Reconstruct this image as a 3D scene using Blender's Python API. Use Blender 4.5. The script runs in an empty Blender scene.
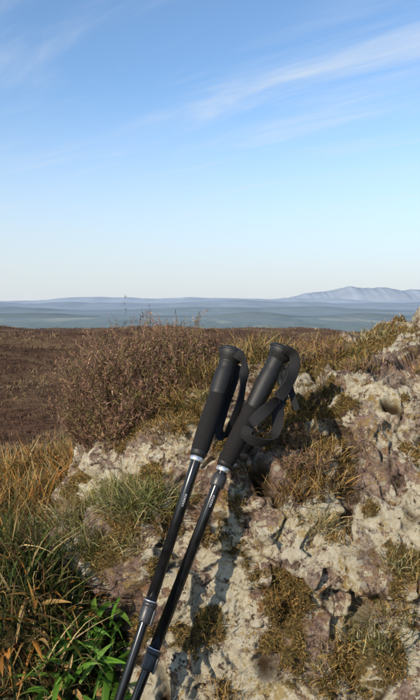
import bpy, math, random
import numpy as np
from mathutils import Vector, Matrix, noise
from mathutils.bvhtree import BVHTree
random.seed(4); rng=np.random.default_rng(7)
sc=bpy.context.scene
F=606.0; CZ=1.0

# ---------------------------------------------------------------- helpers
def link(o): sc.collection.objects.link(o); return o
def mesh_np(name,V,Q,col=None,mat=None,smooth=True,attrs=None):
    me=bpy.data.meshes.new(name); V=np.asarray(V,np.float32); Q=np.asarray(Q,np.int32)
    k=Q.shape[1]
    me.vertices.add(len(V)); me.vertices.foreach_set('co',V.ravel())
    me.loops.add(Q.size); me.loops.foreach_set('vertex_index',Q.ravel())
    me.polygons.add(len(Q)); me.polygons.foreach_set('loop_start',np.arange(0,Q.size,k,dtype=np.int32))
    me.polygons.foreach_set('use_smooth',np.full(len(Q),smooth))
    me.update(calc_edges=True)
    if col is not None:
        a=me.color_attributes.new('Col','FLOAT_COLOR','POINT')
        c=np.ones((len(V),4),np.float32); c[:,:3]=col; a.data.foreach_set('color',c.ravel())
    if attrs:
        for n,v in attrs.items():
            a=me.attributes.new(n,'FLOAT','POINT'); a.data.foreach_set('value',np.asarray(v,np.float32))
    if mat: me.materials.append(mat)
    return link(bpy.data.objects.new(name,me))
def nrm(a): return a/np.maximum(np.linalg.norm(a,axis=-1,keepdims=True),1e-9)
def sstep(e0,e1,x):
    t=np.clip((x-e0)/(e1-e0),0,1); return t*t*(3-2*t)
def new_mat(name):
    m=bpy.data.materials.new(name); m.use_nodes=True; nt=m.node_tree
    return m,nt,nt.nodes['Principled BSDF']
def N(nt,t,**kw):
    n=nt.nodes.new(t)
    for k,v in kw.items():
        if k in n.inputs.keys(): n.inputs[k].default_value=v
        else: setattr(n,k,v)
    return n
def ramp(nt,fac,stops):
    r=nt.nodes.new('ShaderNodeValToRGB'); e=r.color_ramp.elements
    while len(e)<len(stops): e.new(0.5)
    for i,(p,c) in enumerate(stops):
        e[i].position=p; e[i].color=(c[0],c[1],c[2],1) if hasattr(c,'__len__') else (c,c,c,1)
    nt.links.new(fac,r.inputs[0]); return r.outputs[0]
def mixc(nt,fac,a,b,blend='MIX'):
    m=nt.nodes.new('ShaderNodeMix'); m.data_type='RGBA'; m.blend_type=blend
    for s,v in ((m.inputs[0],fac),(m.inputs[6],a),(m.inputs[7],b)):
        if isinstance(v,(int,float)): s.default_value=v
        elif isinstance(v,tuple): s.default_value=(*v,1)
        else: nt.links.new(v,s)
    return m.outputs[2]
def math_(nt,op,a,b=None,c=None,clamp=False):
    m=nt.nodes.new('ShaderNodeMath'); m.operation=op; m.use_clamp=clamp
    for i,v in enumerate((a,b,c)):
        if v is None: continue
        if isinstance(v,(int,float)): m.inputs[i].default_value=v
        else: nt.links.new(v,m.inputs[i])
    return m.outputs[0]

# ---------------------------------------------------------------- materials
def leaf_mat(name,trans=0.3,rough=0.6):
    m,nt,b=new_mat(name)
    a=N(nt,'ShaderNodeAttribute',attribute_name='Col')
    nt.links.new(a.outputs['Color'],b.inputs['Base Color']); b.inputs['Roughness'].default_value=rough
    b.inputs['Specular IOR Level'].default_value=0.25
    if trans>0:
        t=N(nt,'ShaderNodeBsdfTranslucent'); nt.links.new(a.outputs['Color'],t.inputs[0])
        mx=N(nt,'ShaderNodeMixShader'); mx.inputs[0].default_value=trans
        nt.links.new(b.outputs[0],mx.inputs[1]); nt.links.new(t.outputs[0],mx.inputs[2])
        nt.links.new(mx.outputs[0],nt.nodes['Material Output'].inputs[0])
    return m
M_grass=leaf_mat('grass_blades'); M_heather=leaf_mat('heather_twigs',0.0,0.8); M_leaf=leaf_mat('green_leaf',0.3,0.4)
M_moss=leaf_mat('moss_fibre',0.0,0.9)

def rock_mat():
    m,nt,b=new_mat('weathered_stone'); L=nt.links.new
    tc=N(nt,'ShaderNodeTexCoord'); P=tc.outputs['Object']
    def nz(scale,detail=6,rough=0.6,dist=0.0):
        n=N(nt,'ShaderNodeTexNoise',Scale=scale,Detail=detail,Roughness=rough,Distortion=dist); L(P,n.inputs['Vector']); return n.outputs['Fac']
    fine=nz(48,6,0.75); n9=nz(9,5,0.72); grit=nz(180,3,0.75)
    base=ramp(nt,n9,[(0.3,(0.17,0.11,0.085)),(0.42,(0.31,0.205,0.16)),(0.52,(0.44,0.31,0.24)),(0.62,(0.52,0.42,0.32)),(.72,(.38,.33,.28))])
    c=mixc(nt,.85,base,ramp(nt,grit,[(0.36,0.5),(0.6,1.2)]),'MULTIPLY')
    c=mixc(nt,.85,c,ramp(nt,fine,[(0.38,0.38),(0.5,.95),(.65,1.2)]),'MULTIPLY')
    of=math_(nt,'ADD',math_(nt,'MULTIPLY',nz(13,4,0.7),.6),math_(nt,'MULTIPLY',fine,.4))
    c=mixc(nt,ramp(nt,of,[(0.49,0.0),(0.57,0.8)]),c,(0.38,0.21,0.065))
    lf=math_(nt,'ADD',math_(nt,'MULTIPLY',nz(6.5,3,0.6),0.52),math_(nt,'MULTIPLY',nz(56,6,0.75),0.48))
    lm=ramp(nt,lf,[(0.495,0.0),(0.512,0.96)])
    lc=ramp(nt,nz(95,4,0.75),[(0.3,(0.48,0.37,0.21)),(0.46,(0.78,0.69,0.49)),(0.7,(0.90,0.85,0.69))])
    c=mixc(nt,lm,c,lc)
    yf=math_(nt,'ADD',math_(nt,'MULTIPLY',nz(19,4,.7),.5),math_(nt,'MULTIPLY',nz(85,4,.75),.5))
    c=mixc(nt,ramp(nt,yf,[(0.555,0.0),(0.585,0.75)]),c,(0.52,0.36,0.11))
    v=N(nt,'ShaderNodeTexVoronoi',Scale=30.0,Randomness=1.0); L(P,v.inputs['Vector'])
    sp=math_(nt,'ADD',v.outputs['Distance'],math_(nt,'MULTIPLY',fine,0.6))
    c=mixc(nt,ramp(nt,sp,[(0.42,0.8),(0.5,0.0)]),c,(0.60,0.55,0.43))
    s2=math_(nt,'ADD',math_(nt,'MULTIPLY',nz(28,4,.7),.6),math_(nt,'MULTIPLY',grit,.4))
    c=mixc(nt,ramp(nt,s2,[(0.395,0.9),(0.445,0.0)]),c,(0.065,0.045,0.028))
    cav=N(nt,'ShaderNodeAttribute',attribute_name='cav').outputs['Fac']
    c=mixc(nt,cav,c,(0.08,0.05,0.025))  # dirt in cracks and pits, plus AO-like shade painted into the stone colour
    mo=N(nt,'ShaderNodeAttribute',attribute_name='moss').outputs['Fac']
    mf=math_(nt,'ADD',mo,math_(nt,'MULTIPLY',math_(nt,'SUBTRACT',fine,0.5),1.9))
    mc=ramp(nt,grit,[(0.32,(0.05,0.036,0.012)),(0.48,(0.16,0.105,0.032)),(0.66,(0.32,0.22,0.075))])
    c=mixc(nt,ramp(nt,mf,[(0.48,0.0),(0.62,0.95)]),c,mc)
    L(c,b.inputs['Base Color']); b.inputs['Roughness'].default_value=0.92; b.inputs['Specular IOR Level'].default_value=0.12
    n1=N(nt,'ShaderNodeTexNoise',Scale=60.0,Detail=8.0,Roughness=.8); L(P,n1.inputs['Vector'])
    bp=N(nt,'ShaderNodeBump',Strength=1.0,Distance=0.018); L(n1.outputs['Fac'],bp.inputs['Height']); L(bp.outputs[0],b.inputs['Normal'])
    return m
M_rock=rock_mat()

def ground_mat():
    m,nt,b=new_mat('moorland_ground'); L=nt.links.new
    g=N(nt,'ShaderNodeNewGeometry'); P=g.outputs['Position']
    ln=N(nt,'ShaderNodeVectorMath',operation='LENGTH'); L(P,ln.inputs[0]); r=ln.outputs['Value']
    def nz(scale,detail=6,rough=0.6,vec=P):
        n=N(nt,'ShaderNodeTexNoise',Scale=scale,Detail=detail,Roughness=rough); L(vec,n.inputs['Vector']); return n.outputs['Fac']
    soil=ramp(nt,nz(9,6,0.7),[(0.35,(0.02,0.018,0.008)),(0.6,(0.06,0.045,0.02)),(0.75,(0.10,0.07,0.03))])
    mcol=ramp(nt,nz(0.16,8,0.72),[(0.3,(0.075,0.04,0.027)),(0.45,(0.11,0.062,0.038)),(0.56,(0.16,0.098,0.054)),(0.68,(0.24,0.165,0.085))])
    mm=mixc(nt,.8,mcol,ramp(nt,nz(1.7,6,0.75),[(0.35,0.45),(0.62,1.3)]),'MULTIPLY')
    def mr(a,b_,v=r,c=0.,d=1.):
        q=N(nt,'ShaderNodeMapRange'); q.inputs[1].default_value=a; q.inputs[2].default_value=b_; q.inputs[3].default_value=c; q.inputs[4].default_value=d; L(v,q.inputs[0]); return q.outputs[0]
    c=mixc(nt,mr(3,6),soil,mm)
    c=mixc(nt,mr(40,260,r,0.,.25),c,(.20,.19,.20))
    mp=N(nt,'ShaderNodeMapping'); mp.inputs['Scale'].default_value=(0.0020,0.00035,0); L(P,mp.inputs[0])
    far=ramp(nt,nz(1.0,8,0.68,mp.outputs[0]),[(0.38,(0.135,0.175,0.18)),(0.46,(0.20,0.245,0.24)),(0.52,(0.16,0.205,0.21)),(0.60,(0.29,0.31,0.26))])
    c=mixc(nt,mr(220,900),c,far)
    lg=math_(nt,'LOGARITHM',r,10.0)  # aerial haze is painted into the ground colour, growing with distance
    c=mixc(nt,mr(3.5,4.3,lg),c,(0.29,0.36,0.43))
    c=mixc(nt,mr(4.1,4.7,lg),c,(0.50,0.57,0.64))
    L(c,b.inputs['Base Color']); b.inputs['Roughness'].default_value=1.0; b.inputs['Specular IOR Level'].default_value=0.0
    bp=N(nt,'ShaderNodeBump',Strength=0.7,Distance=0.25); L(mr(100,400,r,.7,0.),bp.inputs['Strength']); L(nz(2.2,6,0.75),bp.inputs['Height']); L(bp.outputs[0],b.inputs['Normal'])
    return m

# ---------------------------------------------------------------- ground sheet
D_=[0,.6,1.2,2.0,2.6,4,10,30,80,150,250,800,2500,80000]
Z_=[0,.05,.22,.36,.30,-.25,-1.25,-2.7,-3.7,-5.6,-13,-85,-125,-125]
def gz(x,y):
    D=np.hypot(.55*x,y)
    z=np.interp(D,D_,Z_)
    z=np.where(z>0,z*sstep(-.3,.6,y),z)
    z=z+.34*np.exp(-((x+.30)/.26)**2-((y-1.04)/.20)**2)+.20*np.exp(-((x+.60)/.30)**2-((y-1.3)/.32)**2)
    z=z-.02*x*sstep(15,60,D)*(1-sstep(200,900,D))
    z=z+sstep(4,14,D)*(1-sstep(120,400,D))*(.25*np.sin(x*.31+y*.17)+.3*np.sin(y*.23-x*.11+1.3)+.12*np.sin(x*.9+1)*np.sin(y*.8))
    z=z+sstep(40,100,D)*(1-sstep(150,400,D))*(.5*np.sin(x*.06+1)+.3*np.sin(x*.17+y*.03))
    z=z+.02*np.sin(x*9+1)*np.sin(y*8)*(1-sstep(3,6,D))
    return z
nr,na=300,300
rr=np.concatenate([[0.0],np.geomspace(.15,70000,nr-1)]); aa=np.linspace(0,2*np.pi,na,endpoint=False)
R,A=np.meshgrid(rr,aa,indexing='ij'); X=R*np.cos(A); Y=R*np.sin(A)
V=np.stack([X,Y,gz(X,Y)],-1).reshape(-1,3)
i,j=np.meshgrid(np.arange(nr-1),np.arange(na),indexing='ij'); j2=(j+1)%na
Q=np.stack([i*na+j,(i+1)*na+j,(i+1)*na+j2,i*na+j2],-1).reshape(-1,4)
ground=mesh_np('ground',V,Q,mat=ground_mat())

# ---------------------------------------------------------------- distant mountains and hill ridges
def mountains(name,D,prof,col,seed,nh=80.,depth=9000,wl=1600.,tex=.0006,floor=-160.):
    xs=np.linspace(prof[0][0],prof[-1][0],500); h=np.interp(xs,[p[0] for p in prof],[p[1] for p in prof])
    kx=np.ones(25)/25; h=np.convolve(np.pad(h,12,'edge'),kx,'valid') if name=='hills' else h
    nzv=np.array([noise.fractal(Vector((x/wl,seed,0)),1.0,2.0,6) for x in xs])
    h=np.maximum(h+nzv*nh,floor)
    rows=[]; K=24
    for k in range(K+1):
        t=k/K; prof_t=math.sin(math.pi*t)
        ns=np.array([noise.fractal(Vector((x/wl/1.2,seed+k*.25,2)),1.0,2.0,4) for x in xs])
        rows.append(np.stack([xs,np.full_like(xs,D+(t-.5)*depth)+ns*depth*.02,floor+(h-floor)*prof_t*(1+.04*ns*(1-prof_t))],-1))
    V=np.array(rows).reshape(-1,3); n=len(xs)
    i,j=np.meshgrid(np.arange(K),np.arange(n-1),indexing='ij')
    Q=np.stack([i*n+j,i*n+j+1,(i+1)*n+j+1,(i+1)*n+j],-1).reshape(-1,4)
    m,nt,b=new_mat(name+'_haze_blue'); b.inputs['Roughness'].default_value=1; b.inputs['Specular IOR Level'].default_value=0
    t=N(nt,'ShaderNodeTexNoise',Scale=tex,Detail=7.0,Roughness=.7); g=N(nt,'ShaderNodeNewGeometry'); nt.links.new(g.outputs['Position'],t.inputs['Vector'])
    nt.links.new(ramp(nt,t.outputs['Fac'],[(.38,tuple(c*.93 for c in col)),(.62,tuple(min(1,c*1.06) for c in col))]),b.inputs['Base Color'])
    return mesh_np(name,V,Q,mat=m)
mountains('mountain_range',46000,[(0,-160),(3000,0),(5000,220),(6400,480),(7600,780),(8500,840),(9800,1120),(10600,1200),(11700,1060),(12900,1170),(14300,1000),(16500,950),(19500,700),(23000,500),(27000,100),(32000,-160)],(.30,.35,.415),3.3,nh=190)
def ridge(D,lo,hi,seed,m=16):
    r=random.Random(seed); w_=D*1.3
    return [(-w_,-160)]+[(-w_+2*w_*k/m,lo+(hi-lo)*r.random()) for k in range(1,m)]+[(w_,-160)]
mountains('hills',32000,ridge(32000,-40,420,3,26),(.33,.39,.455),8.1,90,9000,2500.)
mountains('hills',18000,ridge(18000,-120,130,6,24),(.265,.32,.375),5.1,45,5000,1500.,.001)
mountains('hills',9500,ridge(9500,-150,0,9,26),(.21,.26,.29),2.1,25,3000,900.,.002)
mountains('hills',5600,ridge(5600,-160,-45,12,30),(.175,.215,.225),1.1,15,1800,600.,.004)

# ---------------------------------------------------------------- poles (geometry data)
def W(px,py,D): return np.array([(px-210)*D/F, D, CZ-(py-303)*D/F])
A_low=W(119,700,.85); A_head=W(232,350,1.08)
B_low=W(135,700,.885); B_bend=W(225,464,1.02); B_head=W(283,347,1.065)
A_dir=nrm(A_head-A_low); A_tip=A_low-A_dir*((A_low[2]-.02)/A_dir[2])
B_dir=nrm(B_bend-B_low); B_tip=B_low-B_dir*((B_low[2]-.03)/B_dir[2])

# ---------------------------------------------------------------- rock outcrop
xs=np.concatenate([np.linspace(-.75,-.42,50,endpoint=False),np.linspace(-.42,.50,480,endpoint=False),np.linspace(.5,1.5,110)])
nu,nv=len(xs),580
xu=np.linspace(-.75,1.5,600)
Hc=np.interp(xu,[-.75,-.6,-.47,-.38,-.31,-.2,-.05,.1,.22,.30,.42,.55,.8,1.1,1.5],[0,.08,.22,.50,.66,.73,.81,.865,.88,.90,.945,.96,.98,.92,.3])
k=np.ones(15)/15; Hc=np.interp(xs,xu,np.convolve(np.pad(Hc,7,'edge'),k,'valid'))
Fr=.775+np.where(xs<-.10,(-xs-.10)*1.0,0)+np.where(xs>1.0,(xs-1.0)*.5,0)
t=np.linspace(0,1,nv)
tt=np.where(t<.82,t/.82*3,3+(t-.82)/.18*3)
U,T=np.meshgrid(np.arange(nu),tt,indexing='ij')
Hx=Hc[U]; Fx=Fr[U]; Xg=xs[U]
ky=np.array([0,.13,.26,.40,.75,1.15,1.5]); kz=np.array([-.15,.36,.76,.965,1.0,.85,-.2])
Yg=Fx+np.interp(T,np.arange(7),ky); kzT=np.interp(T,np.arange(7),kz); Zg=kzT*np.where(kzT>0,Hx,1)
kk=np.ones(31)/31
def smv(a): return np.apply_along_axis(lambda r:np.convolve(np.pad(r,15,mode='reflect',reflect_type='odd'),kk,'valid'),1,a)
Yg=smv(Yg); Zg=smv(Zg)
wob=np.array([noise.fractal(Vector((0,z_*9,3)),1,2,4) for z_ in Zg[nu//2]])
joint=.228+.035*np.interp(Zg,np.sort(Zg[nu//2]),wob[np.argsort(Zg[nu//2])])+.03*(.7-Zg)
stepm=sstep(-.003,.020,Xg-joint)
Yg=Yg-.05*stepm*sstep(.98,.7,Zg)
gap=np.exp(-((Xg-joint)/.008)**2)
P0=np.stack([Xg,Yg,Zg],-1)
du=np.gradient(P0,axis=0); dv=np.gradient(P0,axis=1); Nn=nrm(np.cross(du,dv))
if Nn[nu//2,nv//4,1]>0: Nn=-Nn
disp=np.zeros((nu,nv)); cav=np.zeros((nu,nv))
def h3(v):
    s=math.sin(v[0]*127.1+v[1]*311.7+v[2]*74.7)*43758.5453; return s-math.floor(s)
fr=noise.fractal; vo=noise.voronoi; O1=Vector((5,3,1)); O2=Vector((1,8,4)); O9=Vector((9,9,9))
for a in range(nu):
    for b_ in range(nv):
        p=Vector(P0[a,b_])
        w=Vector((noise.noise(p*7),noise.noise(p*7+O1),noise.noise(p*7+O2)))*.040+Vector((noise.noise(p*34),noise.noise(p*34+O1),noise.noise(p*34+O2)))*.010
        q=p+w
        q1=Vector((q.x*5.4+q.z*1.5,q.y*5.2,q.z*7.6-q.x*1.2)); ds,ps=vo(q1)
        c=ps[0]; hh=h3(c); lo=q1-c
        d=(hh-.5)*.055+lo.x*(h3(c*1.7)-.5)*.06+lo.z*(h3(c*2.3)-.5)*.07
        e=min(1,(ds[1]-ds[0])/.07); d*=.6+.4*e
        big=noise.noise(p*4+O9)
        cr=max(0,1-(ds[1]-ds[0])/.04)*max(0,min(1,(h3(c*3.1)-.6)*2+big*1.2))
        q2=Vector((q.x*15+q.z*5,q.y*15,q.z*23-q.x*4)); ds2,ps2=vo(q2); lo2=q2-ps2[0]
        e2=.45+.55*min(1,(ds2[1]-ds2[0])/.08)
        d+=((h3(ps2[0])-.5)*.025+lo2.z*(h3(ps2[0]*1.3)-.5)*.030+lo2.x*(h3(ps2[0]*2.1)-.5)*.024)*e2
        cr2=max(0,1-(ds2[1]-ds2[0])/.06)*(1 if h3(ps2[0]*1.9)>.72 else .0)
        q3=q*46; ds3,ps3=vo(q3); lo3=q3-ps3[0]
        d+=((h3(ps3[0])-.5)*.009+lo3.z*(h3(ps3[0]*1.3)-.5)*.009)*min(1,(ds3[1]-ds3[0])/.1)
        f1=fr(p*5,1.0,2.0,5); f2=fr(q*28,.7,2.1,5)
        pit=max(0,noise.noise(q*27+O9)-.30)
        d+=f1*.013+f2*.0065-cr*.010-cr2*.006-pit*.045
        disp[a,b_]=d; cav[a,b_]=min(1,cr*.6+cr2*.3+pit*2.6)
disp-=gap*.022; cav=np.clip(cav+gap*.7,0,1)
Pn=P0+Nn*disp[...,None]
def clear(Pn,a,b,rad):
    ab=b-a; L2=ab[0]**2+ab[2]**2
    s=np.clip(((Pn[...,0]-a[0])*ab[0]+(Pn[...,2]-a[2])*ab[2])/L2,0,1)
    cx=a[0]+s*ab[0]; cz=a[2]+s*ab[2]; cy=a[1]+s*ab[1]
    dd=np.hypot(Pn[...,0]-cx,Pn[...,2]-cz)
    need=cy+rad-sstep(.02,.09,dd)*.16
    Pn[...,1]=np.where((T<3.2)&(Pn[...,1]<need),need+(Pn[...,1]-need)*.12,Pn[...,1])
clear(Pn,A_tip,A_head,.022); clear(Pn,B_tip,B_bend,.020); clear(Pn,B_bend,B_head,.026)
Vr=Pn.reshape(-1,3)
i,j=np.meshgrid(np.arange(nu-1),np.arange(nv-1),indexing='ij')
Qr=np.stack([i*nv+j,(i+1)*nv+j,(i+1)*nv+j+1,i*nv+j+1],-1).reshape(-1,4)
bvh=BVHTree.FromPolygons(Vr.tolist(),Qr.tolist())
def centre(px,py):
    d=Vector(((px-210)/F,1,-(py-303)/F)).normalized(); r=bvh.ray_cast(Vector((0,0,CZ)),d)
    return np.array(r[0]) if r[0] is not None else None
patches=[(205,385,.07),(190,410,.06),(240,360,.06),(262,352,.055),(235,505,.03),(300,440,.06),(315,480,.055),(290,410,.045),(300,520,.038),(320,400,.045),
 (345,362,.04),(385,340,.03),(330,350,.05),(310,375,.045),(350,400,.025),(205,615,.042),(190,640,.032),(285,600,.042),(270,640,.028),(345,655,.05),(330,690,.042),(225,690,.038),
 (150,420,.07),(165,400,.08),(120,540,.05),(80,500,.05),(140,500,.06),(105,560,.05),(160,560,.03),(150,470,.03),(405,520,.025),(385,620,.035),(400,660,.03),(410,560,.03),(375,440,.02),(405,400,.018),(60,470,.04),(170,520,.03),(270,455,.02),(370,500,.018)]
moss=np.full((nu,nv),-1.0)
for px,py,r in patches:
    c=centre(px,py)
    if c is None: continue
    d=np.linalg.norm((Pn-c)*np.array([1,.6,1]),axis=-1); moss=np.maximum(moss,1.15-d/r*.75)
nf=np.array([fr(Vector(v)*12,.8,2.0,5) for v in Vr]).reshape(nu,nv)
nf2=np.array([noise.noise(Vector(v)*3.5) for v in Vr]).reshape(nu,nv)
up=np.clip(Nn[...,2],0,1)
moss=np.clip(np.maximum(moss,0)*.95+nf*1.2+nf2*.25-.14+cav*.25+sstep(.78,.98,up)*.3+sstep(-.25,-.45,Xg)*.2,0,1)
moss_s=sstep(.38,.7,moss)
puff=np.array([noise.noise(Vector(v)*70)+.6*noise.noise(Vector(v)*150) for v in Vr]).reshape(nu,nv)
Pn=Pn+Nn*(moss_s*(.004+.008*puff))[...,None]
Vr=Pn.reshape(-1,3)
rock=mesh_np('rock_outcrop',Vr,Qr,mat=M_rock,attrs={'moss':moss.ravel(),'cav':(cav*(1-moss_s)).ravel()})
bvh=BVHTree.FromPolygons(Vr.tolist(),Qr.tolist())
Nf=Nn.reshape(-1,3)

# ---------------------------------------------------------------- blade builder
def blades(base,dirs,L,w,droop,col,segs=3,fold=0.0,root=.55,bend=.25,flat=1.5):
    n=len(base); dirs=nrm(dirs); L=np.broadcast_to(L,(n,)); w=np.broadcast_to(w,(n,)); droop=np.broadcast_to(droop,(n,))
    rv=nrm(rng.normal(size=(n,3))); side=nrm(np.cross(dirs,rv)); bv=nrm(rng.normal(size=(n,3)))*np.array([1,1,.3])*bend
    nc=3 if fold else 2
    nor=nrm(np.cross(side,dirs))
    out=[];cc=[]
    for s in range(segs+1):
        t=s/segs
        p=base+dirs*(L*t)[:,None]+bv*(L*t*t)[:,None]; p=p+np.array([0,0,-1])*(droop*L*t*t)[:,None]
        ww=w*(max(.06,(1-t**flat))*(1 if flat<3 else min(1,.45+t*2.2)))*.5
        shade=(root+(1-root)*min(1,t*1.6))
        if fold:
            pts=[p-side*ww[:,None]+nor*(ww*fold)[:,None],p,p+side*ww[:,None]+nor*(ww*fold)[:,None]]
        else: pts=[p-side*ww[:,None],p+side*ww[:,None]]
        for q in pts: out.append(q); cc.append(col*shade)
    V=np.stack(out,1).reshape(-1,3); C=np.stack(cc,1).reshape(-1,3)
    per=nc*(segs+1); q=[]
    for s in range(segs):
        for c in range(nc-1):
            a=s*nc+c; q.append([a,a+1,a+nc+1,a+nc])
    Q=(np.arange(n)[:,None,None]*per+np.array(q)[None]).reshape(-1,4)
    return V,Q,C
class Acc:
    def __init__(s): s.V=[];s.Q=[];s.C=[];s.n=0
    def add(s,VQC):
        V,Q,C=VQC; s.V.append(V); s.Q.append(Q+s.n); s.C.append(C); s.n+=len(V)
    def make(s,name,mat,smooth=True): return mesh_np(name,np.concatenate(s.V),np.concatenate(s.Q),np.concatenate(s.C),mat,smooth)
def pick(pal,n,var=.25):
    pal=np.array(pal); c=pal[rng.integers(0,len(pal),n)]; return np.clip(c*(1+rng.normal(size=(n,1))*var),.004,1)
STRAW=(.48,.35,.16); GOLD=(.42,.25,.075); OLIVE=(.14,.13,.032); GREEN=(.06,.095,.018); DARK=(.025,.035,.01); RUST=(.36,.15,.03); BROWN=(.14,.08,.032)
PALE=(.45,.42,.21); LIME=(.21,.24,.065)

mi=np.where((moss_s.ravel()>.5)&(Vr[:,1]<1.9))[0]; nm=75000
wgt=rng.choice(mi,size=nm); off=rng.normal(size=(nm,3))*.002
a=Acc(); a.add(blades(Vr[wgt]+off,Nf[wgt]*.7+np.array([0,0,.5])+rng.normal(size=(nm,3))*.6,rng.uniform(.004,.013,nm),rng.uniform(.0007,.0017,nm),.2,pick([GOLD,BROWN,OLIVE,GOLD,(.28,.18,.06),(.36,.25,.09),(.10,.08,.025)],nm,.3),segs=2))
a.make('moss',M_moss)

def tuft(acc,c,n,Lr,pal,spread=.03,out=.5,w=.0016,droop=.35,lean=(0,-.15,1),segs=4):
    if c is None: return
    c=np.asarray(c); off=rng.normal(size=(n,3))*spread*np.array([1,1,.35])
    d=np.array(lean)+rng.normal(size=(n,3))*np.array([out,out,.25])+off/spread*.18
    acc.add(blades(c+off,d,rng.uniform(Lr*.4,Lr,n),rng.uniform(w*.6,w*1.3,n),rng.uniform(0,droop*2,n),pick(pal,n),segs=segs,bend=.3))
gt=Acc()
for px,py,n,L,pal,sp in [
  (140,505,1100,.085,[PALE,LIME,STRAW,OLIVE],.028),(115,500,500,.07,[PALE,LIME,STRAW,OLIVE],.022),(160,500,350,.06,[PALE,LIME,OLIVE],.02),(135,545,350,.05,[PALE,OLIVE,STRAW],.02),
  (75,520,500,.08,[PALE,OLIVE,STRAW],.03),(90,545,400,.07,[LIME,OLIVE,STRAW],.03),
  (322,525,520,.055,[STRAW,PALE,(.55,.45,.28)],.012),(318,480,600,.045,[GOLD,BROWN,STRAW],.03),(300,440,600,.04,[GOLD,BROWN,OLIVE,STRAW],.03),(325,455,300,.04,[STRAW,GOLD],.018),(295,495,300,.04,[BROWN,GOLD],.02),(310,415,250,.035,[GOLD,BROWN],.02),
  (340,540,120,.03,[STRAW,GOLD],.012),(205,375,500,.06,[GOLD,OLIVE,STRAW,BROWN],.03),(190,405,400,.05,[GOLD,BROWN,OLIVE],.03),(215,400,300,.045,[OLIVE,STRAW],.02),
  (250,362,600,.055,[OLIVE,STRAW,GREEN,GOLD],.035),(265,352,600,.055,[STRAW,GOLD,OLIVE],.035),(300,355,500,.05,[STRAW,GOLD,BROWN],.03),(325,352,400,.045,[GOLD,STRAW,RUST],.03),(345,355,300,.035,[GOLD,OLIVE],.025),
  (375,337,220,.03,[STRAW,PALE],.018),(390,332,220,.03,[STRAW,PALE,GOLD],.018),(360,368,200,.03,[GOLD,OLIVE,STRAW],.02),
  (408,565,350,.045,[OLIVE,PALE,STRAW],.018),(395,610,300,.035,[OLIVE,STRAW,GOLD],.022),(345,640,300,.035,[STRAW,OLIVE,GOLD],.022),(330,680,300,.035,[GOLD,STRAW,OLIVE],.02),(380,640,250,.035,[PALE,OLIVE],.022),(205,620,250,.025,[GOLD,OLIVE],.02),(285,600,250,.025,[GOLD,BROWN],.02),(230,690,250,.03,[GOLD,STRAW],.02),
  (170,430,300,.04,[BROWN,GOLD,STRAW],.02)]:
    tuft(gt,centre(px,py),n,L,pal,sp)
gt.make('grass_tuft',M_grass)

# ---------------------------------------------------------------- heather bush
def heather(acc,c,n,H,R,pal,up=1.0,leaf=14,tw=7,lf=(.0045,.010),lw=(.002,.0042),base=.6,jit=.17):
    c=np.asarray(c)
    th=rng.uniform(0,2*np.pi,n); rad=np.sqrt(rng.uniform(0,1,n))
    off=np.stack([np.cos(th)*rad*R*base,np.sin(th)*rad*R*base,np.zeros(n)],-1)
    d=nrm(np.stack([np.cos(th)*rad*.42,np.sin(th)*rad*.42,np.full(n,up)],-1)+np.clip(rng.normal(size=(n,3)),-2,2)*jit)
    L=H*rng.uniform(.5,1.0,n)*(1-.25*rad)
    bend=nrm(rng.normal(size=(n,3)))*.15
    def pt(t): return c+off+d*(L*t)[:,None]+bend*(L*t*t)[:,None]
    K=4
    for s in range(K):
        p0=pt(s/K);p1=pt((s+1)/K); v=p1-p0; l=np.linalg.norm(v,axis=1)
        acc.add(blades(p0,v,l,.0024*(1-s/K*.6),0,pick([(.10,.06,.045),(.17,.11,.08)],n),segs=1,bend=0,root=1,flat=8))
    for s in range(tw):
        t=rng.uniform(.25,1.0,n); p=c+off+d*(L*t)[:,None]+bend*(L*t*t)[:,None]
        td=nrm(d+rng.normal(size=(n,3))*.5+np.array([0,0,.25])); tl=H*rng.uniform(.09,.18,n)
        acc.add(blades(p,td,tl,.0012,0,pick([(.14,.085,.055),(.20,.13,.09)],n),segs=1,bend=0,root=1))
        cl=pick(pal,n,.22)
        for q in range(leaf):
            u=rng.uniform(.1,1,n); pp=p+td*(tl*u)[:,None]
            ld=nrm(td*.7+rng.normal(size=(n,3))*.7)
            acc.add(blades(pp,ld,rng.uniform(*lf,n),rng.uniform(*lw,n),0,cl*rng.uniform(.6,1.3,(n,1)),segs=1,bend=0,root=.9,flat=3))
HP=[(.24,.12,.075),(.30,.16,.095),(.19,.15,.05),(.35,.21,.125),(.21,.18,.06),(.39,.25,.15),(.13,.07,.05),(.27,.14,.09)]
hb=Acc()
for x,y,z,n,H,R in [(-.225,1.42,.665,620,.278,.075),(-.155,1.42,.69,600,.283,.075),(-.09,1.44,.74,420,.235,.075),(-.265,1.39,.64,320,.23,.04),(-.035,1.47,.79,240,.16,.06),(-.19,1.34,.67,420,.19,.075),(-.11,1.34,.73,240,.14,.06)]:
    heather(hb,(x,y,z),n,H,R,HP,leaf=10,jit=.14)
hb.make('heather_bush',M_heather)
h2=Acc()
for px,py,n,H,R in [(300,448,80,.055,.04),(290,470,60,.05,.03),(310,358,110,.06,.05),(335,358,80,.045,.04),(265,358,70,.05,.05),(355,372,40,.035,.03),(200,392,70,.06,.04),(315,470,60,.05,.03),(320,405,70,.04,.03)]:
    c=centre(px,py)
    if c is not None: heather(h2,c-np.array([0,-.005,.005]),n,H,R,HP,leaf=8,tw=4,lf=(.003,.006),lw=(.0014,.0024))
h2.make('heather_sprigs',M_heather)

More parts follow.
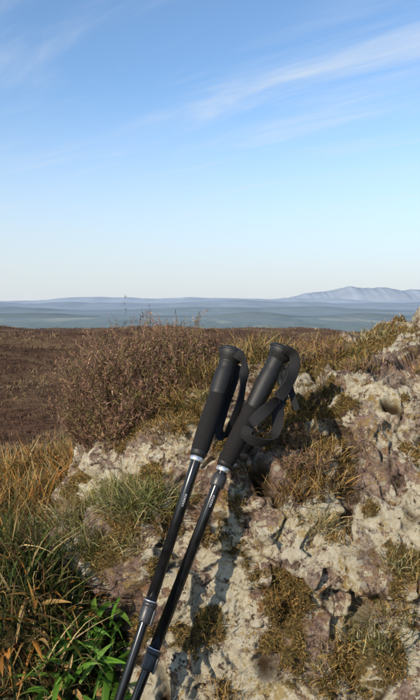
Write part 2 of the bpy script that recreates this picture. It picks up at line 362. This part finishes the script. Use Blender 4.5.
# ---------------------------------------------------------------- long grass on the bank
def on_ground(x,y): return np.stack([x,y,gz(x,y)],-1)
def inrock(x,y):
    Fv=np.interp(x,xs,Fr); return (y>Fv+.16)&(y<Fv+1.25)&(x>-.40)
g=Acc()
def scatter(n,x0,x1,y0,y1,Lr,wr,pal,droop=.4,out=.45,lean=(0,0,1),segs=4,clump=None,sp=.035):
    x=rng.uniform(x0,x1,n); y=rng.uniform(y0,y1,n)
    if clump:
        k=rng.integers(0,clump,n); cx=rng.uniform(x0,x1,clump); cy=rng.uniform(y0,y1,clump)
        x=cx[k]+rng.normal(size=n)*sp; y=cy[k]+rng.normal(size=n)*sp
    ok=~inrock(x,y); x,y=x[ok],y[ok]; n=len(x)
    b=on_ground(x,y); b[:,2]-=.01
    d=np.array(lean)+rng.normal(size=(n,3))*np.array([out,out,.15])
    g.add(blades(b,d,rng.uniform(*Lr,n),rng.uniform(*wr,n),rng.uniform(0,droop*2,n),pick(pal,n),segs=segs,bend=.3))
scatter(8000,-1.3,-.18,.85,2.0,(.06,.15),(.002,.005),[DARK,GREEN,OLIVE,BROWN,GREEN,DARK],clump=220)  # dark palette puts the shadow on the near bank into the blade colours
scatter(4500,-1.3,-.2,.85,1.8,(.08,.17),(.002,.004),[GREEN,OLIVE,BROWN,STRAW,GREEN],clump=110)
scatter(2500,-.42,-.14,.86,1.1,(.03,.07),(.0015,.003),[GREEN,OLIVE,STRAW,DARK],clump=60)
scatter(12000,-2.2,-.35,1.6,2.9,(.10,.21),(.003,.007),[RUST,GOLD,STRAW,OLIVE,(.42,.21,.05)],clump=190,sp=.05)
scatter(4500,-1.1,-.2,.8,1.6,(.05,.12),(.003,.008),[RUST,BROWN,BROWN,DARK,GOLD],droop=.8,out=.9)
scatter(6000,-3.5,3.5,2.4,4.2,(.12,.22),(.003,.006),[GOLD,BROWN,STRAW,OLIVE],clump=200,sp=.06)
scatter(5000,-.5,1.6,.25,.85,(.04,.12),(.002,.004),[OLIVE,GREEN,STRAW,BROWN],clump=80)
scatter(3000,-2,2,-1.5,.3,(.03,.08),(.002,.004),[OLIVE,GREEN,STRAW],clump=100)
g.make('long_grass',M_grass)

def bank(px,py):
    for D in np.linspace(.7,3,500):
        p=W(px,py,D)
        if p[2]<gz(p[0],p[1]): return p
    return W(px,py,1.2)
pl=Acc()
def rosette(c,n,L,w,pal,out=.75,droop=.45):
    c=np.asarray(c); off=rng.normal(size=(n,3))*.014*np.array([1,1,0])
    d=np.stack([rng.normal(size=n)*out,rng.normal(size=n)*out-.25,rng.uniform(.55,1.2,n)],-1)
    pl.add(blades(c+off,d,rng.uniform(L*.6,L,n),rng.uniform(w*.7,w*1.2,n),rng.uniform(.1,droop*2,n),pick(pal,n,.18),segs=8,fold=.35,bend=.15,flat=3.2,root=.7))
GL=[(.085,.19,.022),(.12,.25,.03),(.06,.14,.02),(.17,.29,.05)]
for px,py,n,L in [(100,665,14,.12),(75,672,12,.12),(122,620,12,.11),(60,655,10,.11),(98,618,12,.11),(118,690,12,.11),(50,690,8,.11),(80,640,11,.11),(128,655,11,.11),(100,700,10,.10),(108,598,9,.10),(125,590,7,.09),(70,700,9,.10)]:
    rosette(bank(px,py),n,L,.0115,GL)
pl.make('strap_leaf_plant',M_leaf)
pl=Acc()
for px,py,n,L in [(85,615,6,.07),(90,600,6,.07),(60,690,6,.08),(30,600,8,.09),(20,500,12,.12),(50,495,10,.11),(5,520,10,.12),(15,650,7,.08),(70,560,6,.08),(100,680,4,.07),(40,640,5,.08),(65,620,6,.07)]:
    rosette(bank(px,py),n,L,.011,[(.44,.20,.045),(.36,.16,.035),(.48,.30,.11),(.17,.09,.035)],out=.9,droop=.8)
pl.make('dead_leaves',M_leaf)

# ---------------------------------------------------------------- heather cover on the moor
mh=Acc(); n=24000
D=np.exp(rng.uniform(math.log(4),math.log(170),n)); th=rng.uniform(-.62,.62,n); x=D*np.tan(th); y=D
sz=np.clip(.03+D*.0055,.08,.5)*rng.uniform(.5,1.2,n)
hm=np.array([noise.noise(Vector((a_*.25,b_*.12,0)))+.6*noise.noise(Vector((a_*.05,b_*.03,4))) for a_,b_ in zip(x,y)])
cl=np.where((hm>.10)[:,None],pick([(.24,.155,.08),(.28,.20,.105),(.19,.125,.06)],n,.2),pick([(.095,.047,.03),(.125,.066,.04),(.08,.042,.028),(.17,.095,.052)],n,.25))
for q in range(6):
    off=rng.normal(size=(n,3))*(sz*.55)[:,None]*np.array([1,1,0]); xx=x+off[:,0]; yy=y+off[:,1]
    b=on_ground(xx,yy); d=np.array([0,0,1])+rng.normal(size=(n,3))*.6
    mh.add(blades(b,d,sz*rng.uniform(.5,1.1,n),sz*.22,.1,cl*rng.uniform(.7,1.3,(n,1)),segs=1,bend=0,flat=2.5))
mh.make('moor_heather',M_heather)

# ---------------------------------------------------------------- trekking poles
def pm(name,col,rough,metal=0,bump=None,scale=400,spec=.5):
    m,nt,b=new_mat(name); b.inputs['Roughness'].default_value=rough; b.inputs['Metallic'].default_value=metal; b.inputs['Specular IOR Level'].default_value=spec
    tc=N(nt,'ShaderNodeTexCoord')
    t=N(nt,'ShaderNodeTexNoise',Scale=float(scale),Detail=4.0); nt.links.new(tc.outputs['Object'],t.inputs['Vector'])
    nt.links.new(ramp(nt,t.outputs['Fac'],[(.3,tuple(c*.6 for c in col)),(.7,tuple(min(1,c*1.5) for c in col))]),b.inputs['Base Color'])
    if bump:
        bp=N(nt,'ShaderNodeBump',Strength=bump,Distance=.001); nt.links.new(t.outputs['Fac'],bp.inputs['Height']); nt.links.new(bp.outputs[0],b.inputs['Normal'])
    return m
M_foam=pm('black_foam',(.013,.012,.0115),.9,bump=1.0,scale=600,spec=.25)
M_rub=pm('black_rubber',(.013,.013,.013),.55,bump=.25,spec=.4)
M_shaft=pm('black_anodised',(.008,.008,.009),.2,scale=60)
M_silver=pm('silver_band',(.62,.62,.62),.3,metal=.8)
M_grey=pm('grey_clamp',(.03,.03,.032),.4)
M_white=pm('white_print',(.28,.28,.28),.5)
M_strap=pm('webbing',(.013,.013,.014),.75,bump=.6,scale=1200,spec=.3)
def frame(d,ref=(0,-1,0)):
    d=nrm(np.array(d)); r=np.array(ref,float); s=nrm(np.cross(d,r)); f=nrm(np.cross(s,d)); return d,s,f
def parent(ob,par):
    ob.parent=par; ob.matrix_parent_inverse=Matrix.Translation(-Vector(par.location))
def lathe(name,o,d,prof,mat,par,seg=36,ref=(0,-1,0)):
    d,s,f=frame(d,ref); o=np.array(o); V=[]
    for P in prof:
        t,r=P[0],P[1]; dx=P[2] if len(P)>2 else 0; df=P[3] if len(P)>3 else 0; ex=P[4] if len(P)>4 else 1
        for a_ in range(seg):
            an=2*math.pi*a_/seg; V.append(o+d*t+s*(math.cos(an)*r*ex+dx)+f*(math.sin(an)*r+df))
    Q=[]
    for i_ in range(len(prof)-1):
        for a_ in range(seg):
            b_=(a_+1)%seg; Q.append([i_*seg+a_,i_*seg+b_,(i_+1)*seg+b_,(i_+1)*seg+a_])
    ob=mesh_np(name,V,Q,mat=mat); parent(ob,par)
    return ob
def catmull(P,n=12):
    P=[np.array(p,float) for p in P]; P=[2*P[0]-P[1]]+P+[2*P[-1]-P[-2]]; out=[]
    for i_ in range(1,len(P)-2):
        for k_ in range(n):
            t=k_/n; a_,b_,c_,d_=P[i_-1:i_+3]
            out.append(.5*((2*b_)+(c_-a_)*t+(2*a_-5*b_+4*c_-d_)*t*t+(3*b_-a_-3*c_+d_)*t**3))
    out.append(P[-2]); return np.array(out)
def ribbon(name,P,width,th,mat,par,wdirs):
    C=catmull(P); Wd=catmull(wdirs)
    T_=nrm(np.gradient(C,axis=0)); S=nrm(Wd-(Wd*T_).sum(1,keepdims=True)*T_); B=np.cross(T_,S)
    V=[];prof=[(-1,-.6),(-.9,1),(-.72,.75),(-.3,1),(.3,1),(.72,.75),(.9,1),(1,-.6),(.9,-1),(-.9,-1)]
    arc=np.concatenate([[0],np.cumsum(np.linalg.norm(np.diff(C,axis=0),axis=1))])
    na_=int(arc[-1]/.0011); ar=np.linspace(0,arc[-1],na_)
    Ci=np.stack([np.interp(ar,arc,C[:,q]) for q in range(3)],-1);Si=np.stack([np.interp(ar,arc,S[:,q]) for q in range(3)],-1);Bi=np.stack([np.interp(ar,arc,B[:,q]) for q in range(3)],-1)
    for q in range(na_):
        rb=1+.5*(q%3==0)
        for u,v in prof: V.append(Ci[q]+Si[q]*u*width/2+Bi[q]*v*th/2*rb)
    k_=len(prof); Q=[[i_*k_+a_,i_*k_+(a_+1)%k_,(i_+1)*k_+(a_+1)%k_,(i_+1)*k_+a_] for i_ in range(na_-1) for a_ in range(k_)]
    ob=mesh_np(name,V,Q,mat=mat,smooth=False); parent(ob,par)
def box(name,c,ax,dims,mat,par,bev=.0015):
    import bmesh
    bm=bmesh.new(); bmesh.ops.create_cube(bm,size=1)
    d,s,f=ax; M=Matrix([[s[q]*dims[0],f[q]*dims[1],d[q]*dims[2],c[q]] for q in range(3)]+[[0,0,0,1]])
    bm.transform(M); bmesh.ops.recalc_face_normals(bm,faces=bm.faces)
    bmesh.ops.bevel(bm,geom=list(bm.edges),offset=bev,segments=3,affect='EDGES',profile=.6)
    me=bpy.data.meshes.new(name); bm.to_mesh(me); bm.free(); me.materials.append(mat)
    for p in me.polygons: p.use_smooth=True
    ob=link(bpy.data.objects.new(name,me)); parent(ob,par)

def pole(name,tip,joint_pt,head,foam_len,label_at,collar_at):
    e=link(bpy.data.objects.new(name,None)); e.location=Vector(tip); e.empty_display_size=.05
    d=nrm(joint_pt-tip); Ls=np.linalg.norm(joint_pt-tip)
    ax=frame(d); dd,s,f=ax
    lathe('carbide_tip',tip-d*.03,d,[(0,.0005),(0,.002),(.02,.003),(.02,.005),(.045,.0065),(.075,.007),(.08,.0055)],M_rub,e)
    lathe('basket',tip+d*.035,d,[(0,.006),(.001,.022),(.003,.0235),(.006,.0225),(.004,.014),(.010,.008),(.012,.006)],M_rub,e)
    lathe('lower_shaft',tip,d,[(.045,0.0),(.045,.0068),(collar_at+.01,.0068)],M_shaft,e)
    lathe('upper_shaft',tip,d,[(collar_at,0.0),(collar_at,.0085),(Ls+.005,.0085)],M_shaft,e)
    lathe('clamp_collar',tip+d*(collar_at-.004),d,[(0,.0085),(0,.0098),(.002,.0106),(.020,.0106),(.022,.0100),(.0225,.0112),(.028,.0112),(.0285,.0086)],M_grey,e)
    box('clamp_lever',tip+d*(collar_at+.006)+s*.0100+f*.004,ax,(.004,.009,.022),M_grey,e)
    lathe('collar_ring',tip+d*(collar_at+.0245),d,[(0,.0086),(0,.0107),(.002,.0107),(.002,.0086)],M_silver,e)
    lathe('silver_ring',tip+d*(Ls-.014),d,[(0,.0086),(.0,.0112),(.001,.0118),(.007,.0118),(.008,.0112),(.008,.0086)],M_silver,e)
    lathe('grip_ferrule',tip+d*(Ls-.006),d,[(0,.0086),(0,.0120),(.006,.0138),(.012,.0138)],M_rub,e)
    for (p0,ln,ang0,ang1) in label_at:
        V=[];K=6
        for k_ in range(K+1):
            an=math.radians(ang0+(ang1-ang0)*k_/K)
            for tt_ in (0,ln): V.append(tip+d*(p0+tt_)+(s*math.cos(an)+f*math.sin(an))*.0088)
        Q=[[2*k_,2*k_+1,2*k_+3,2*k_+2] for k_ in range(K)]
        parent(mesh_np('print_mark',V,Q,mat=M_white),e)
    gd=nrm(head-joint_pt); Lg=np.linalg.norm(head-joint_pt)
    low=foam_len
    prof=[(0,.0),(0,.0118),(.004,.0140),(.010,.0150)]
    for q in range(1,12): prof.append((.010+(low-.016)*q/12,.0150+.0010*math.sin(q/12*math.pi)))
    prof+=[(low-.006,.0152),(low-.002,.0142),(low,.0135)]
    lathe('foam_extension',joint_pt,gd,prof,M_foam,e)
    up_=Lg-low; prof=[(0,.0135),(.003,.0152)]
    for q in range(0,61):
        u=q/60; r=.0152+.0016*math.sin(u*math.pi*1.0)-.0012*math.exp(-((u-.82)/.1)**2); r*= (1+ (.035 if q%2 else -.025))
        prof.append((.004+(up_-.032)*u,r))
    hz=up_-.028
    prof+=[(hz+.003,.0158,0,.001),(hz+.008,.0178,.001,.003,1.05),(hz+.013,.0198,.001,.004,1.08),(hz+.019,.0208,.001,.005,1.1),(hz+.024,.0200,.001,.005,1.1),(hz+.0275,.0165,.001,.005,1.1),(hz+.029,.010,.001,.005,1.1),(hz+.0293,.0,.001,.005)]
    lathe('grip',joint_pt+gd*low,gd,prof,M_rub,e)
    lathe('grip_cap',joint_pt+gd*(Lg-.0085)+frame(gd)[2]*.005+frame(gd)[1]*.001,gd,[(0,.0205,0,0,1.1),(.0008,.0219,0,0,1.1),(.004,.0219,0,0,1.1),(.0048,.0205,0,0,1.1)],M_rub,e)
    return e
LA=np.linalg.norm
jA=A_low+A_dir*(LA(A_head-A_low)*.652)
La=LA(jA-A_tip); Lb=LA(B_bend-B_tip)
la=LA(A_low-A_tip); lb=LA(B_low-B_tip)
def marks(p):
    out=[]; q=p
    for ln in (.0016,.003,.0012,.004,.0012,.0024):
        out.append((q,ln,76 if ln>.0014 else 70,96 if ln>.0014 else 102)); q+=ln+.0012
    return out
eA=pole('trekking_pole',A_tip,jA,A_head,.105,marks(La-.088),la+.105)
eB=pole('trekking_pole.001',B_tip,B_bend,B_head,.105,marks(Lb-.074),lb+.045)
dB=nrm(B_bend-B_tip); lathe('upper_clamp',B_tip+dB*(Lb-.040),dB,[(0,.0088),(0,.0108),(.002,.0118),(.018,.0118),(.021,.0105),(.021,.0086)],M_grey,eB)
ribbon('wrist_strap',[W(236,353,1.045),W(244,362,1.035),W(243,385,1.035),W(239,405,1.04),W(232,425,1.045),W(224,438,1.045),W(219,430,1.055),W(224,408,1.06),W(232,385,1.07),W(238,365,1.075)],
   .017,.0018,M_strap,eA,[(1,-.3,.2),(.5,-.8,.2),(.7,.7,.1),(.8,.5,.1),(.9,.3,.2),(.7,.6,.3),(.9,-.4,.3),(1,.2,.3),(1,.3,.3),(1,.3,.3)])
ribbon('wrist_strap',[W(284,349,1.03),W(294,356,1.03),W(292,376,1.025),W(283,392,1.02),W(270,406,1.015),W(254,421,1.01),W(246,434,1.01),W(256,442,1.01),W(272,441,1.02),W(277,426,1.025),W(279,406,1.03),W(286,385,1.04),W(293,365,1.05)],
   .020,.0018,M_strap,eB,[(1,-.2,.4),(.7,-.7,.4),(.9,.3,.5),(.8,.2,.7),(.6,.1,.7),(.5,.2,.8),(.8,-.4,.5),(.1,-.5,.9),(.3,-.8,.7),(.9,-.4,.2),(.9,.3,.3),(1,.2,.3),(1,.2,.3)])
ribbon('strap_tail',[W(290,368,1.05),W(290,385,1.04),W(293,398,1.035),W(297,410,1.03)],.011,.0016,M_strap,eB,[(1,.2,.2),(1,-.3,.3),(.9,-.2,-.2),(.9,-.2,-.2)])

# ---------------------------------------------------------------- light & sky
sun_el=math.radians(27); sv=Vector((-.66,-.75,0)).normalized(); sd=Vector((sv.x*math.cos(sun_el),sv.y*math.cos(sun_el),math.sin(sun_el)))
ld=bpy.data.lights.new('sun','SUN'); ld.energy=5.0; ld.angle=math.radians(.5); ld.color=(1,.87,.69)
lo=link(bpy.data.objects.new('sun',ld)); lo.rotation_euler=(-sd).to_track_quat('-Z','Y').to_euler()
w=bpy.data.worlds.new("World"); sc.world=w; w.use_nodes=True; nt=w.node_tree; L=nt.links.new
bg=nt.nodes['Background']; bg.inputs['Strength'].default_value=.13
sky=N(nt,'ShaderNodeTexSky'); sky.sky_type='NISHITA'; sky.sun_disc=False; sky.sun_elevation=sun_el; sky.sun_rotation=math.atan2(sv.x,sv.y)
sky.air_density=1.0; sky.dust_density=.6; sky.ozone_density=1.5
tc=N(nt,'ShaderNodeTexCoord'); sp=N(nt,'ShaderNodeSeparateXYZ'); L(tc.outputs['Generated'],sp.inputs[0])
zc=math_(nt,'MAXIMUM',sp.outputs[2],.02)
cx=math_(nt,'DIVIDE',sp.outputs[0],zc); cy=math_(nt,'DIVIDE',sp.outputs[1],zc)
al=math_(nt,'MULTIPLY',math_(nt,'SUBTRACT',cx,cy),.7071); ac=math_(nt,'MULTIPLY',math_(nt,'ADD',cx,cy),.7071)
cb=N(nt,'ShaderNodeCombineXYZ'); L(math_(nt,'MULTIPLY',al,.55),cb.inputs[0]); L(math_(nt,'MULTIPLY',ac,2.2),cb.inputs[1])
n1=N(nt,'ShaderNodeTexNoise',Scale=1.3,Detail=7.0,Roughness=.58,Distortion=.5); L(cb.outputs[0],n1.inputs['Vector'])
def mr(v,a,b_,c=0,d=1,smooth=True):
    q=N(nt,'ShaderNodeMapRange'); q.interpolation_type='SMOOTHSTEP' if smooth else 'LINEAR'
    for i_,x_ in ((1,a),(2,b_),(3,c),(4,d)): q.inputs[i_].default_value=x_
    L(v,q.inputs[0]); return q.outputs[0]
band=math_(nt,'MULTIPLY',mr(ac,1.9,2.25),mr(ac,2.5,3.2,1,0)); band=math_(nt,'MULTIPLY',band,mr(al,-2.8,-1.7))
st=mr(n1.outputs['Fac'],.3,.66)
c1=math_(nt,'MULTIPLY',math_(nt,'MULTIPLY',band,st),.58)
c2=math_(nt,'MULTIPLY',mr(n1.outputs['Fac'],.46,.78),.27)
cl=math_(nt,'ADD',c1,c2,clamp=True)
sk=mixc(nt,1.0,sky.outputs[0],(1.24,1.46,1.62),'MULTIPLY')
haze=mr(sp.outputs[2],-.06,.36,1.0,0)
mx=mixc(nt,haze,sk,(5.3,5.65,6.05))
mx=mixc(nt,cl,mx,(5.75,6.3,6.9))
L(mx,bg.inputs['Color'])

cam=bpy.data.cameras.new('camera'); co=link(bpy.data.objects.new('camera',cam)); co.location=(0,0,CZ); co.rotation_euler=(math.pi/2,0,0)
cam.sensor_fit='VERTICAL'; cam.sensor_height=24; cam.lens=24*F/700; cam.shift_y=-47/700; cam.clip_start=.02; cam.clip_end=200000
sc.camera=co
sc.view_settings.view_transform='Standard'; sc.view_settings.look='None'; sc.view_settings.exposure=0
